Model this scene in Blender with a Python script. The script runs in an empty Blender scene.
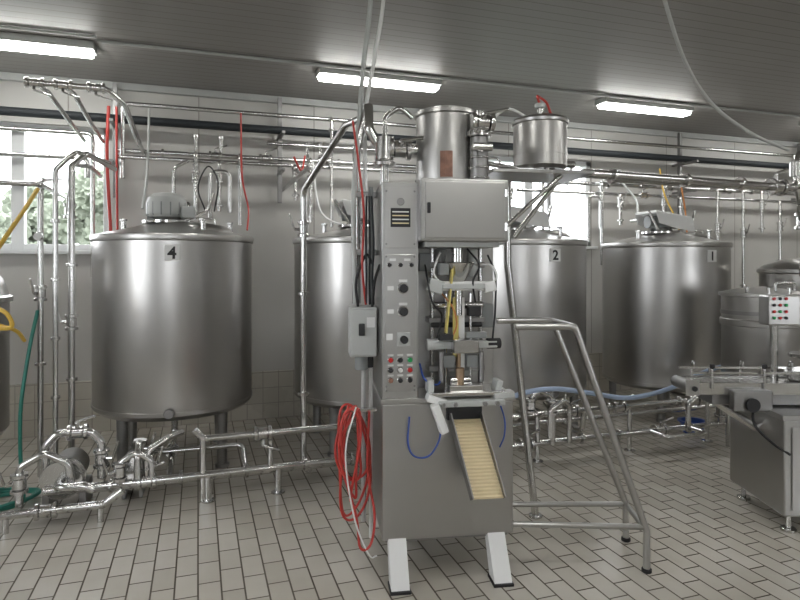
import bpy, math, random, bmesh
from mathutils import Vector, Matrix, Euler
random.seed(4)
C = bpy.context.scene.collection
bpy.context.scene.view_settings.view_transform='Standard'

# ------------------------------------------------------------------ materials
def newmat(name):
    m = bpy.data.materials.new(name); m.use_nodes = True
    nt = m.node_tree
    return m, nt, nt.nodes['Principled BSDF']

def plain(name, col, rough=0.5, metal=0.0, spec=0.5, var=0.0, scale=6):
    m, nt, b = newmat(name)
    b.inputs['Roughness'].default_value = rough
    b.inputs['Metallic'].default_value = metal
    b.inputs['Specular IOR Level'].default_value = spec
    tc = nt.nodes.new('ShaderNodeTexCoord')
    nz = nt.nodes.new('ShaderNodeTexNoise'); nz.inputs['Scale'].default_value = scale
    nz.inputs['Detail'].default_value = 4
    nt.links.new(tc.outputs['Object'], nz.inputs['Vector'])
    mx = nt.nodes.new('ShaderNodeMix'); mx.data_type = 'RGBA'
    v = 1 - max(var, 0.04)
    mx.inputs[6].default_value = (col[0]*v, col[1]*v, col[2]*v, 1)
    mx.inputs[7].default_value = (min(col[0]*(2-v),1), min(col[1]*(2-v),1), min(col[2]*(2-v),1), 1)
    nt.links.new(nz.outputs['Fac'], mx.inputs[0])
    nt.links.new(mx.outputs[2], b.inputs['Base Color'])
    return m

def steel(name, col=(0.55,0.54,0.52), rough=0.3, stretch=(1,1,30), aniso=0.0, amp=0.12):
    m, nt, b = newmat(name)
    b.inputs['Metallic'].default_value = 1.0
    b.inputs['Anisotropic'].default_value = aniso
    if aniso>0:
        tg = nt.nodes.new('ShaderNodeTangent'); tg.direction_type='RADIAL'; tg.axis='Z'
        nt.links.new(tg.outputs[0], b.inputs['Tangent'])
    tc = nt.nodes.new('ShaderNodeTexCoord')
    mp = nt.nodes.new('ShaderNodeMapping'); mp.inputs['Scale'].default_value = stretch
    nz = nt.nodes.new('ShaderNodeTexNoise'); nz.inputs['Scale'].default_value = 4
    nz.inputs['Detail'].default_value = 8
    n2 = nt.nodes.new('ShaderNodeTexNoise'); n2.inputs['Scale'].default_value = 3
    n2.inputs['Detail'].default_value = 5
    nt.links.new(tc.outputs['Object'], mp.inputs['Vector'])
    nt.links.new(mp.outputs[0], nz.inputs['Vector'])
    nt.links.new(tc.outputs['Object'], n2.inputs['Vector'])
    mr = nt.nodes.new('ShaderNodeMapRange')
    mr.inputs['To Min'].default_value = rough-amp*0.5; mr.inputs['To Max'].default_value = rough+amp
    nt.links.new(nz.outputs['Fac'], mr.inputs['Value'])
    nt.links.new(mr.outputs[0], b.inputs['Roughness'])
    mx = nt.nodes.new('ShaderNodeMix'); mx.data_type = 'RGBA'
    mx.inputs[6].default_value = (col[0]*.9, col[1]*.9, col[2]*.9, 1)
    mx.inputs[7].default_value = (min(1,col[0]*1.08), min(1,col[1]*1.08), min(1,col[2]*1.08), 1)
    nt.links.new(n2.outputs['Fac'], mx.inputs[0])
    nt.links.new(mx.outputs[2], b.inputs['Base Color'])
    return m

def tile_mat(name, c1, c2, grout, bw, rh, mort, axes='xy', rough=0.25, offset=0.5, dirt=0.3):
    m, nt, b = newmat(name)
    tc = nt.nodes.new('ShaderNodeTexCoord')
    sp = nt.nodes.new('ShaderNodeSeparateXYZ'); cb = nt.nodes.new('ShaderNodeCombineXYZ')
    nt.links.new(tc.outputs['Object'], sp.inputs[0])
    o = {'x':0,'y':1,'z':2}
    nt.links.new(sp.outputs[o[axes[0]]], cb.inputs[0]); nt.links.new(sp.outputs[o[axes[1]]], cb.inputs[1])
    br = nt.nodes.new('ShaderNodeTexBrick'); br.offset = offset
    br.inputs['Scale'].default_value = 1; br.inputs['Brick Width'].default_value = bw
    br.inputs['Row Height'].default_value = rh; br.inputs['Mortar Size'].default_value = mort
    br.inputs['Mortar Smooth'].default_value = 0.2; br.inputs['Bias'].default_value = -0.1
    br.inputs['Color1'].default_value = (*c1,1); br.inputs['Color2'].default_value = (*c2,1)
    br.inputs['Mortar'].default_value = (*grout,1)
    nt.links.new(cb.outputs[0], br.inputs['Vector'])
    nz = nt.nodes.new('ShaderNodeTexNoise'); nz.inputs['Scale'].default_value = 1.6; nz.inputs['Detail'].default_value = 6
    nt.links.new(tc.outputs['Object'], nz.inputs['Vector'])
    mx = nt.nodes.new('ShaderNodeMix'); mx.data_type='RGBA'; mx.blend_type='MULTIPLY'
    mr = nt.nodes.new('ShaderNodeMapRange'); mr.inputs['From Min'].default_value=0.35; mr.inputs['From Max'].default_value=0.7
    mr.inputs['To Min'].default_value=0; mr.inputs['To Max'].default_value=dirt
    nt.links.new(nz.outputs['Fac'], mr.inputs['Value'])
    nt.links.new(mr.outputs[0], mx.inputs[0])
    nt.links.new(br.outputs['Color'], mx.inputs[6]); mx.inputs[7].default_value=(0.62,0.58,0.52,1)
    nt.links.new(mx.outputs[2], b.inputs['Base Color'])
    r2 = nt.nodes.new('ShaderNodeMapRange'); r2.inputs['To Min'].default_value=rough; r2.inputs['To Max'].default_value=0.65
    nt.links.new(br.outputs['Fac'], r2.inputs['Value'])
    ad = nt.nodes.new('ShaderNodeMath'); ad.operation='MULTIPLY_ADD'; ad.inputs[1].default_value=0.18
    nt.links.new(nz.outputs['Fac'], ad.inputs[0]); nt.links.new(r2.outputs[0], ad.inputs[2])
    nt.links.new(ad.outputs[0], b.inputs['Roughness'])
    bp = nt.nodes.new('ShaderNodeBump'); bp.inputs['Strength'].default_value=0.4; bp.inputs['Distance'].default_value=0.003
    bp.invert = True
    nt.links.new(br.outputs['Fac'], bp.inputs['Height']); nt.links.new(bp.outputs[0], b.inputs['Normal'])
    return m

def emis(name, col, s):
    m, nt, b = newmat(name)
    b.inputs['Base Color'].default_value=(*col,1)
    b.inputs['Emission Color'].default_value=(*col,1); b.inputs['Emission Strength'].default_value=s
    return m

M_TANK = steel('satin_tank_steel', (0.475,0.465,0.45), 0.29, (1,1,12), 0.6, 0.03)
M_PIPE = steel('polished_pipe_steel', (0.62,0.615,0.605), 0.18, (5,5,5), 0.0, 0.06)
M_CAB = steel('cabinet_steel', (0.45,0.445,0.435), 0.30, (1,1,1), 0.0, 0.08)
M_CAB2 = steel('panel_steel', (0.47,0.465,0.455), 0.28, (3,3,3), 0.0, 0.05)
M_RAIL = steel('satin_rail_steel', (0.47,0.465,0.455), 0.28, (2,2,2), 0.0, 0.05)
M_DSTEEL = steel('worn_steel', (0.30,0.295,0.29), 0.38, (4,4,4))
M_WHITE = plain('white_plastic', (0.74,0.74,0.73), 0.4)
M_LGREY = plain('light_grey_enamel', (0.45,0.46,0.45), 0.4, var=.08)
M_GREY = plain('grey_paint', (0.22,0.23,0.23), 0.45)
M_BLACK = plain('black_rubber', (0.015,0.015,0.017), 0.5)
M_DARK = plain('dark_insulation', (0.014,0.018,0.022), 0.6)
M_RED = plain('red_hose', (0.48,0.045,0.035), 0.4)
M_REDB = plain('red_button', (0.5,0.02,0.02), 0.3)
M_ORANGE = plain('rusty_label', (0.26,0.13,0.09), 0.5, var=.6, scale=30)
M_ORG = plain('orange_hose', (0.5,0.2,0.06), 0.5)
M_YEL = plain('yellow_hose', (0.62,0.4,0.06), 0.45)
M_FILM = plain('pouch_film_yellow', (0.62,0.52,0.16), 0.35)
M_GREEN = plain('green_hose', (0.02,0.17,0.13), 0.4)
M_GREENB = plain('green_button', (0.02,0.3,0.09), 0.3)
M_BLUE = plain('blue_tube', (0.03,0.08,0.34), 0.35)
M_LBLUE = plain('pale_blue_hose', (0.36,0.45,0.62), 0.35)
M_BEIGE = plain('cream_belt', (0.72,0.60,0.38), 0.5, var=.1)
M_COPPER = plain('bronze', (0.42,0.30,0.2), 0.35, 0.8)
M_FRAME = plain('window_pvc', (0.7,0.71,0.71), 0.4)
M_LEAF = plain('foliage', (0.2,0.225,0.175), 0.95, var=.45, scale=4)
M_GRASS = plain('ground_outside', (0.12,0.14,0.11), 0.9, var=.3, scale=1)
M_LAMP = emis('lamp_diffuser', (1.0,1.0,0.965), 36)
M_FLOOR = tile_mat('floor_tiles', (0.57,0.54,0.485), (0.49,0.46,0.405), (0.10,0.082,0.062), 0.205, 0.103, 0.0045, 'yx', 0.08, 0.5, 0.4)
M_WTILE = tile_mat('wainscot_tiles', (0.56,0.53,0.47), (0.52,0.49,0.43), (0.36,0.33,0.29), 0.15, 0.15, 0.004, 'xz', 0.2, 0.0, 0.15)

def wall_mat(name, axis, step, col, rough=0.45, depth=0.004, wdt=0.012):
    m, nt, b = newmat(name)
    tc = nt.nodes.new('ShaderNodeTexCoord'); sp = nt.nodes.new('ShaderNodeSeparateXYZ')
    nt.links.new(tc.outputs['Object'], sp.inputs[0])
    dv = nt.nodes.new('ShaderNodeMath'); dv.operation='DIVIDE'; dv.inputs[1].default_value=step
    nt.links.new(sp.outputs[axis], dv.inputs[0])
    fr = nt.nodes.new('ShaderNodeMath'); fr.operation='FRACT'; nt.links.new(dv.outputs[0], fr.inputs[0])
    lt = nt.nodes.new('ShaderNodeMath'); lt.operation='LESS_THAN'; lt.inputs[1].default_value=wdt/step
    nt.links.new(fr.outputs[0], lt.inputs[0])
    nz = nt.nodes.new('ShaderNodeTexNoise'); nz.inputs['Scale'].default_value=1.2; nz.inputs['Detail'].default_value=5
    nt.links.new(tc.outputs['Object'], nz.inputs['Vector'])
    m1 = nt.nodes.new('ShaderNodeMix'); m1.data_type='RGBA'
    m1.inputs[6].default_value=(col[0]*.88,col[1]*.87,col[2]*.85,1); m1.inputs[7].default_value=(col[0]*1.08,col[1]*1.08,col[2]*1.08,1)
    nt.links.new(nz.outputs['Fac'], m1.inputs[0])
    m2 = nt.nodes.new('ShaderNodeMix'); m2.data_type='RGBA'
    nt.links.new(lt.outputs[0], m2.inputs[0]); nt.links.new(m1.outputs[2], m2.inputs[6])
    m2.inputs[7].default_value=(col[0]*.6,col[1]*.58,col[2]*.55,1)
    nt.links.new(m2.outputs[2], b.inputs['Base Color'])
    b.inputs['Roughness'].default_value = rough
    bp = nt.nodes.new('ShaderNodeBump'); bp.inputs['Strength'].default_value=0.5; bp.inputs['Distance'].default_value=depth; bp.invert=True
    nt.links.new(lt.outputs[0], bp.inputs['Height']); nt.links.new(bp.outputs[0], b.inputs['Normal'])
    return m
M_WALL = wall_mat('sandwich_panel_wall', 0, 1.1, (0.54,0.53,0.51), 0.4)
M_WALLY = wall_mat('sandwich_panel_wall_side', 1, 1.1, (0.54,0.53,0.51), 0.4)
M_CEIL = wall_mat('ribbed_ceiling_panel', 1, 0.1, (0.29,0.28,0.27), 0.5, 0.003, 0.008)

# ------------------------------------------------------------------ geometry kit
def mesh_obj(name, verts, faces, mat, smooth=True, parent=None, angle=0.6):
    me = bpy.data.meshes.new(name); me.from_pydata([tuple(v) for v in verts], [], faces); me.validate()
    me.materials.append(mat)
    if smooth:
        me.polygons.foreach_set('use_smooth', [True]*len(me.polygons))
        me.set_sharp_from_angle(angle=angle)
    o = bpy.data.objects.new(name, me); C.objects.link(o)
    if parent: o.parent = parent
    return o

def fillet(pts, r, n=6):
    pts = [Vector(p) for p in pts]; out=[pts[0]]
    for i in range(1,len(pts)-1):
        a,b,c = pts[i-1],pts[i],pts[i+1]
        u=(a-b); v=(c-b); lu,lv=u.length,v.length; u.normalize(); v.normalize()
        ang=u.angle(v)
        if ang>3.05: out.append(b); continue
        t=min(r/math.tan(ang/2), lu*.48, lv*.48)
        p0=b+u*t; p1=b+v*t
        for k in range(n+1):
            s=k/n
            out.append(p0*(1-s)**2+b*2*s*(1-s)+p1*s*s)
    out.append(pts[-1]); return out

def catmull(pts, n=8, closed=False):
    P=[Vector(p) for p in pts]; out=[]
    if closed: P=[P[-1]]+P+[P[0],P[1]]
    else: P=[2*P[0]-P[1]]+P+[2*P[-1]-P[-2]]
    for i in range(1,len(P)-2):
        a,b,c,d=P[i-1:i+3]
        for k in range(n):
            t=k/n
            out.append(0.5*((2*b)+(c-a)*t+(2*a-5*b+4*c-d)*t*t+(3*b-a-3*c+d)*t**3))
    out.append(P[-2]); return out

def sweep(name, pts, r, mat, parent=None, seg=12):
    n=len(pts); V=[]; F=[]
    T=[]
    for i in range(n):
        a=pts[max(i-1,0)]; b=pts[min(i+1,n-1)]; t=(b-a)
        T.append(t.normalized() if t.length>1e-9 else Vector((0,0,1)))
    up=Vector((0,0,1)) if abs(T[0].z)<.9 else Vector((1,0,0))
    N=T[0].cross(up).normalized()
    for i in range(n):
        N=(N-T[i]*N.dot(T[i])).normalized(); B=T[i].cross(N)
        for k in range(seg):
            a=2*math.pi*k/seg
            V.append(pts[i]+N*math.cos(a)*r+B*math.sin(a)*r)
    for i in range(n-1):
        for k in range(seg):
            k2=(k+1)%seg
            F.append((i*seg+k,i*seg+k2,(i+1)*seg+k2,(i+1)*seg+k))
    F.append(tuple(range(seg))[::-1]); F.append(tuple((n-1)*seg+k for k in range(seg)))
    return mesh_obj(name,V,F,mat,True,parent,0.9)

class Asm:
    def __init__(s,name,loc=(0,0,0),rz=0):
        s.e=bpy.data.objects.new(name,None); s.e.empty_display_size=.1
        C.objects.link(s.e); s.e.location=loc; s.e.rotation_euler=(0,0,rz)
    def box(s,name,x,y,z,mat,bev=.004,rot=None):
        cx,cy,cz=(x[0]+x[1])/2,(y[0]+y[1])/2,(z[0]+z[1])/2
        hx,hy,hz=abs(x[1]-x[0])/2,abs(y[1]-y[0])/2,abs(z[1]-z[0])/2
        bm=bmesh.new(); bmesh.ops.create_cube(bm,size=2)
        for v in bm.verts: v.co=Vector((v.co.x*hx,v.co.y*hy,v.co.z*hz))
        bev=min(bev,hx*.8,hy*.8,hz*.8)
        if bev>0: bmesh.ops.bevel(bm,geom=bm.edges[:],offset=bev,segments=2,affect='EDGES',profile=.5)
        if rot: bmesh.ops.rotate(bm,cent=(0,0,0),matrix=Euler(rot).to_matrix(),verts=bm.verts)
        bmesh.ops.translate(bm,vec=(cx,cy,cz),verts=bm.verts)
        me=bpy.data.meshes.new(name); bm.to_mesh(me); bm.free(); me.materials.append(mat)
        o=bpy.data.objects.new(name,me); C.objects.link(o); o.parent=s.e; return o
    def prism(s,name,poly,y0,y1,mat):
        n=len(poly); V=[(p[0],y0,p[1]) for p in poly]+[(p[0],y1,p[1]) for p in poly]
        F=[tuple(range(n)),tuple(range(2*n-1,n-1,-1))]+[(i,i+n,(i+1)%n+n,(i+1)%n) for i in range(n)]
        return mesh_obj(name,V,F,mat,False,s.e)
    def prism_x(s,name,poly,x0,x1,mat):
        n=len(poly); V=[(x0,p[0],p[1]) for p in poly]+[(x1,p[0],p[1]) for p in poly]
        F=[tuple(range(n)),tuple(range(2*n-1,n-1,-1))]+[(i,i+n,(i+1)%n+n,(i+1)%n) for i in range(n)]
        return mesh_obj(name,V,F,mat,False,s.e)
    def lathe(s,name,prof,mat,loc=(0,0,0),axis=(0,0,1),seg=64):
        V=[];F=[]; n=len(prof); q=Vector((0,0,1)).rotation_difference(Vector(axis).normalized()); L=Vector(loc)
        for k in range(seg):
            a=2*math.pi*k/seg
            for r,z in prof: V.append(L+q@Vector((max(r,1e-4)*math.cos(a),max(r,1e-4)*math.sin(a),z)))
        for k in range(seg):
            k2=(k+1)%seg
            for i in range(n-1): F.append((k*n+i,k2*n+i,k2*n+i+1,k*n+i+1))
        return mesh_obj(name,V,F,mat,True,s.e,0.5)
    def cyl(s,name,p0,p1,r,mat,seg=24):
        p0=Vector(p0);p1=Vector(p1);h=(p1-p0).length; b=min(.003,r*.3,h*.3)
        return s.lathe(name,[(0,0),(r-b,0),(r,b),(r,h-b),(r-b,h),(0,h)],mat,p0,p1-p0,seg)
    def tube(s,name,pts,r,mat=None,fil=.06,seg=12):
        return sweep(name,fillet(pts,fil),r,mat or M_PIPE,s.e,seg)
    def hose(s,name,pts,r,mat,closed=False,seg=8,n=8):
        return sweep(name,catmull(pts,n,closed),r,mat,s.e,seg)
    def clamp(s,p,ax,r=.022):
        a=Vector(ax).normalized(); p=Vector(p)
        s.cyl('clamp_ring',p-a*.011,p+a*.011,r*1.7,M_PIPE,20)
    def valve(s,p,ax,h=(0,0,1),r=.022,hm=None):
        a=Vector(ax).normalized(); p=Vector(p); h=Vector(h).normalized()
        s.cyl('valve_body',p-a*.03,p+a*.03,r*1.55,M_PIPE,20)
        s.clamp(p-a*.045,a,r*1.15); s.clamp(p+a*.045,a,r*1.15)
        s.cyl('valve_stem',p,p+h*(r*3),r*.5,M_PIPE,12)
        s.cyl('valve_handle',p+h*(r*3),p+h*(r*3)+(a*.9+h*.3).normalized()*.11,r*.35,hm or M_PIPE,10)
    def gauge(s,p,ax=(0,-1,0),r=.03):
        a=Vector(ax).normalized(); p=Vector(p)
        s.cyl('gauge_case',p,p+a*.03,r,M_PIPE,24); s.cyl('gauge_face',p+a*.0302,p+a*.032,r*.85,M_WHITE,24)

# ------------------------------------------------------------------ room shell
XL,XR,YF,YB,H = -3.4,9.6,-3.2,6.0,3.15
def solid(x,y,z):
    V=[(a,b,c) for a in x for b in y for c in z]
    F=[(0,1,3,2),(4,6,7,5),(0,4,5,1),(2,3,7,6),(0,2,6,4),(1,5,7,3)]
    return V,F
def multi(name,boxes,mat):
    V=[];F=[]
    for x,y,z in boxes:
        v,f=solid(x,y,z); o=len(V); V+=v; F+=[tuple(i+o for i in q) for q in f]
    return mesh_obj(name,V,F,mat,False)
multi('floor',[((XL-.2,XR+.2),(YF-.2,YB+.2),(-.1,0))],M_FLOOR)
multi('ceiling',[((XL-.2,XR+.2),(YF-.2,YB+.2),(H,H+.15))],M_CEIL)
W=[(-2.75,-.76,1.63,2.74),(2.75,4.4,1.72,2.72)]
multi('wall_back',[((XL,XR),(YB,YB+.2),(0,1.63)),((XL,XR),(YB,YB+.2),(2.74,H)),
    ((XL,-2.75),(YB,YB+.2),(1.63,2.74)),((-.76,2.75),(YB,YB+.2),(1.63,2.74)),((4.4,XR),(YB,YB+.2),(1.63,2.74)),
    ((2.75,4.4),(YB,YB+.2),(1.63,1.72)),((2.75,4.4),(YB,YB+.2),(2.72,2.74))],M_WALL)
LY0,LY1,LZ0,LZ1=.4,2.6,1.0,2.6  # unseen opening, added so daylight streaks the tank sides
multi('wall_left',[((XL-.2,XL),(YF-.2,LY0),(0,H)),((XL-.2,XL),(LY1,YB+.2),(0,H)),((XL-.2,XL),(LY0,LY1),(0,LZ0)),((XL-.2,XL),(LY0,LY1),(LZ1,H))],M_WALLY)
multi('wall_right',[((XR,XR+.2),(YF-.2,YB+.2),(0,H))],M_WALLY)
multi('wall_front',[((XL,XR),(YF-.2,YF),(0,.9)),((XL,XR),(YF-.2,YF),(2.6,H)),((XL,-1.6),(YF-.2,YF),(.9,2.6)),((-.4,4.2),(YF-.2,YF),(.9,2.6)),((5.6,XR),(YF-.2,YF),(.9,2.6))],M_WALL)  # both openings added behind the camera for reflections in the steel
multi('baseboard_back',[((XL,XR),(YB-.025,YB),(0,.46))],M_WTILE)
multi('trim_1',[((XL,XR),(YB-.06,YB),(H-.06,H))],M_LGREY)
mg,nt,b=newmat('window_glass')
tr=nt.nodes.new('ShaderNodeBsdfTransparent'); gl=nt.nodes.new('ShaderNodeBsdfGlossy'); gl.inputs['Roughness'].default_value=.02
mixs=nt.nodes.new('ShaderNodeMixShader'); mixs.inputs[0].default_value=.06
nt.links.new(tr.outputs[0],mixs.inputs[1]); nt.links.new(gl.outputs[0],mixs.inputs[2]); nt.links.new(mixs.outputs[0],nt.nodes['Material Output'].inputs['Surface'])
def window(n,loc,rz,w_,z0,z1,xm):
    a=Asm('window_%d'%n,loc,rz); f=.055
    a.box('frame_top',(0,w_),(.02,.1),(z1-f,z1),M_FRAME); a.box('frame_bottom',(0,w_),(.02,.1),(z0,z0+f),M_FRAME)
    a.box('frame_left',(0,f),(.02,.1),(z0,z1),M_FRAME); a.box('frame_right',(w_-f,w_),(.02,.1),(z0,z1),M_FRAME)
    a.box('mullion',(xm-.05,xm+.05),(.015,.1),(z0,z1),M_FRAME)
    a.box('sill',(-.05,w_+.05),(-.07,.06),(z0-.035,z0),M_FRAME)
    a.box('glass',(f,w_-f),(.055,.06),(z0+f,z1-f),mg,0)
window(1,(-2.75,YB,0),0,1.99,1.63,2.74,1.26)
window(2,(2.75,YB,0),0,1.65,1.72,2.72,.825)
window(3,(XL,LY0,0),math.pi/2,LY1-LY0,LZ0,LZ1,1.1)  # added out of view: gives tanks vertical highlights, side light on filler
window(4,(-.4,YF,0),math.pi,1.2,.9,2.6,.6)  # added behind the camera as a bright reflection for the tanks
window(5,(5.6,YF,0),math.pi,1.4,.9,2.6,.7)  # likewise added, unseen, for tank highlights
multi('ground_outdoors',[((-25,30),(-20,32),(-.35,-.12))],M_GRASS)
def tree(x,y,h,r):
    e=Asm('leafy_tree',(x,y,-.12))
    e.cyl('trunk',(0,0,0),(0,0,h*.6),.12,M_COPPER,10)
    for k in range(22):
        bm=bmesh.new(); bmesh.ops.create_icosphere(bm,subdivisions=4,radius=r*random.uniform(.22,.42))
        for v in bm.verts: v.co*=1+random.uniform(-.22,.22)
        c=Vector((random.uniform(-r,r)*.85,random.uniform(-r,r)*.6,h*.62+random.uniform(-.8,.75)*r))
        bmesh.ops.translate(bm,vec=c,verts=bm.verts)
        me=bpy.data.meshes.new('foliage'); bm.to_mesh(me); bm.free(); me.materials.append(M_LEAF)
        o=bpy.data.objects.new('foliage',me); C.objects.link(o); o.parent=e.e
for x,y,h,r in [(-3.9,15,2.2,1.4),(-2.2,16,3.2,1.9),(-1.0,15,3.6,1.5)]: tree(x,y,h,r)

# ceiling lamps
for (x,y) in [(-1.28,5.0),(1.5,5.0),(4.32,5.0),(7.1,5.0),(-1.3,1.2),(1.5,1.2),(4.3,1.2),(7.1,1.2),(1.5,-1.8),(5.7,-1.8)]:  # rows nearer than the back one are unseen, added to light the steel
    a=Asm('ceiling_lamp',(x,y,0))
    a.box('housing',(-.55,.55),(-.085,.085),(H-.055,H-.0),M_LGREY)
    a.box('diffuser',(-.535,.535),(-.06,.06),(H-.09,H-.05),M_LAMP,.02)
a=Asm('ceiling_conduit')
a.tube('conduit',[(-.7,4.86,H-.015),(9.4,4.86,H-.015)],.012,M_LGREY)
a.tube('conduit_2',[(-.7,4.78,H-.012),(-3.3,4.78,H-.012)],.01,M_LGREY)

# ------------------------------------------------------------------ tanks
def tank(x,y,R,zb,label,kind,zt=1.72):
    a=Asm('stainless_steel_tank',(x,y,0))
    prof=[(0,zb-.05),(R*.5,zb-.035),(R*.93,zb-.005),(R,zb+.03),(R,zt-.05),(R+.012,zt-.045),(R+.016,zt-.02),(R+.012,zt),(R-.005,zt+.004),
          (R*.75,zt+.035),(R*.4,zt+.085),(.17,zt+.11),(0,zt+.115)]
    a.lathe('shell',prof,M_TANK,seg=128)
    a.lathe('bottom_band',[(R+.001,zb+.045),(R+.006,zb+.045),(R+.006,zb+.06),(R+.001,zb+.06)],M_TANK,seg=96)
    a.lathe('top_band',[(R+.001,zt-.1),(R+.004,zt-.1),(R+.004,zt-.092),(R+.001,zt-.092)],M_TANK,seg=96)
    for k in range(4):
        t=math.pi/4+k*math.pi/2; cx,cy=(R-.1)*math.cos(t),(R-.1)*math.sin(t)
        a.lathe('leg_%d'%(k+1),[(0,.03),(.035,.03),(.04,zb),(.07,zb+.04)],M_DSTEEL,(cx,cy,0),seg=16)
        a.cyl('leg_foot',(cx,cy,0),(cx,cy,.03),.05,M_DSTEEL)
    a.box('number_plate',(-.05,.05),(-R-.008,-R+.012),(zt-.19,zt-.08),M_WHITE,.001)
    cu=bpy.data.curves.new('number_text','FONT'); cu.body=label; cu.size=.115; cu.align_x='CENTER'; cu.extrude=.0006; cu.offset=.003
    cu.materials.append(M_BLACK)
    o=bpy.data.objects.new('number_text',cu); C.objects.link(o); o.parent=a.e
    o.location=(0,-R-.0095,zt-.175); o.rotation_euler=(math.pi/2,0,0)
    a.cyl('outlet_nozzle',(-.02,-R+.02,zb+.06),(-.02,-R-.03,zb+.06),.026,M_PIPE); a.cyl('outlet_cap',(-.02,-R-.03,zb+.06),(-.02,-R-.045,zb+.06),.034,M_DSTEEL)
    a.tube('drain_pipe',[(0,-.1,zb-.02),(0,-.1,.2),(0,-R+.02,.2)],.025)
    a.valve((0,-R+.08,.2),(0,1,0))
    a.lathe('manhole_lid',[(0,.05),(.13,.045),(.17,.02),(.18,0),(.18,-.03)],M_TANK,(R*.42,-R*.25,zt+.05),(0.12,-.05,1),48)
    a.tube('manhole_handle',[(R*.42-.05,-R*.25-.05,zt+.08),(R*.42-.05,-R*.25-.05,zt+.13),(R*.42+.05,-R*.25-.05,zt+.13),(R*.42+.05,-R*.25-.05,zt+.08)],.007,fil=.02)
    a.tube('inlet_stub',[(R*.15,R*.3,zt+.05),(R*.15,R*.3,zt+.28),(R*.15,.6,zt+.28)],.022)
    a.tube('cip_arm',[(-R*.1,-R*.2,zt+.06),(-R*.1+.3,-R*.2,zt+.2),(-R*.1+.34,-R*.2,zt+.34)],.014)
    for k,(px,py) in enumerate([(-.62,-.1),(.72,.1),(.35,-.6)]):
        a.cyl('lid_stub',(R*px,R*py,zt+.02),(R*px,R*py,zt+.11),.018,M_PIPE); a.cyl('stub_cap',(R*px,R*py,zt+.11),(R*px,R*py,zt+.125),.027,M_PIPE)
    z=zt+.1
    a.lathe('drive_flange',[(0,0),(.19,0),(.19,.02),(.12,.03),(.1,.06),(0,.06)],M_PIPE,(-.05,0,z),seg=40)
    if kind=='dome':
        a.lathe('motor_cover',[(0,.06),(.13,.06),(.15,.08),(.15,.17),(.135,.21),(.1,.24),(.05,.25),(0,.252)],M_LGREY,(-.06,0,z-.01),seg=48)
        a.cyl('motor_base',(-.2,-.02,z+.03),(.1,-.02,z+.03),.03,M_GREY)
        for k in range(14):
            t=2*math.pi*k/14
            a.box('motor_fin',(-.06+.145*math.cos(t)-.006,-.06+.145*math.cos(t)+.006),(.145*math.sin(t)-.006,.145*math.sin(t)+.006),(z+.06,z+.16),M_GREY,.002)
        a.box('terminal_box',(.05,.15),(-.15,-.02),(z+.04,z+.13),M_LGREY,.01)
    else:
        a.cyl('gearbox',(-.02,0,z+.05),(-.02,0,z+.13),.09,M_GREY)
        a.cyl('motor_body',(-.2,.02,z+.12),(.14,-.02,z+.12),.065,M_GREY)
        a.box('motor_shield',(-.24,.22),(-.15,.15),(z+.17,z+.2),M_WHITE,.008,(0,.12,0))
        a.prism('motor_shield_front',[(-.24,z+.21),(.22,z+.155),(.25,z+.02),(.02,z+.05),(-.2,z+.1)],-.155,-.15,M_WHITE)
        a.prism('motor_shield_rear',[(-.24,z+.21),(.22,z+.155),(.25,z+.02),(.02,z+.05),(-.2,z+.1)],.15,.155,M_WHITE)
        a.tube('shield_arm',[(-.15,-.1,z),(-.22,-.12,z+.1),(-.3,-.12,z+.22)],.012)
    return a
tank(-.17,5,.58,.42,'4','dome'); tank(1.37,5,.605,.39,'3','box'); tank(2.86,5,.61,.36,'2','box'); tank(4.56,5,.605,.31,'1','box')

# left vessel
a=Asm('process_vessel',(-1.67,4.6,0))
R=.47
a.lathe('shell',[(0,.3),(.4,.33),(R,.42),(R,1.25),(R+.02,1.255),(R+.02,1.29),(R,1.3),(R*.93,1.4),(R*.75,1.52),(R*.45,1.6),(0,1.64)],M_TANK,seg=96)
for k in range(4):
    t=math.pi/4+k*math.pi/2; a.tube('leg_%d'%(k+1),[(.4*math.cos(t),.4*math.sin(t),0),(.4*math.cos(t),.4*math.sin(t),.5)],.03)
a.tube('lid_handle',[(.2,-.4,1.45),(.25,-.45,1.55),(.35,-.3,1.55),(.3,-.27,1.45)],.01)
a.lathe('lid_ring',[(.1,0),(.12,0),(.12,.05),(.1,.05)],M_PIPE,(0,0,1.62))

# right small vessels
a=Asm('stainless_steel_vat',(4.28,3.63,0)); R=.29
a.lathe('shell',[(0,.42),(R*.7,.46),(R,.56),(R,1.02),(R+.012,1.025),(R+.012,1.07),(R,1.075),(R,1.25),(R+.02,1.255),(R+.02,1.28),(R-.01,1.285),(R*.6,1.31),(0,1.33)],M_TANK,seg=80)
a.lathe('dark_band',[(R+.002,1.11),(R+.006,1.11),(R+.006,1.14),(R+.002,1.14)],M_DSTEEL,seg=80)
for k in range(3):
    t=k*2.094; a.tube('leg_%d'%(k+1),[(.24*math.cos(t),.24*math.sin(t),0),(.24*math.cos(t),.24*math.sin(t),.6)],.022)
a.tube('handle',[(-.1,-.2,1.3),(-.1,-.2,1.36),(.1,-.2,1.36),(.1,-.2,1.3)],.01,fil=.02)
a.tube('outlet',[(-.1,-.28,.6),(-.15,-.35,.5),(-.15,-.35,.2)],.02)
for k in range(5): a.cyl('lid_bolt',(R*math.cos(3.5+k*.5),R*math.sin(3.5+k*.5),1.25),(R*math.cos(3.5+k*.5),R*math.sin(3.5+k*.5),1.33),.014,M_PIPE,12)
a=Asm('stainless_steel_vat',(5.35,4.1,0)); R=.36
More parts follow.
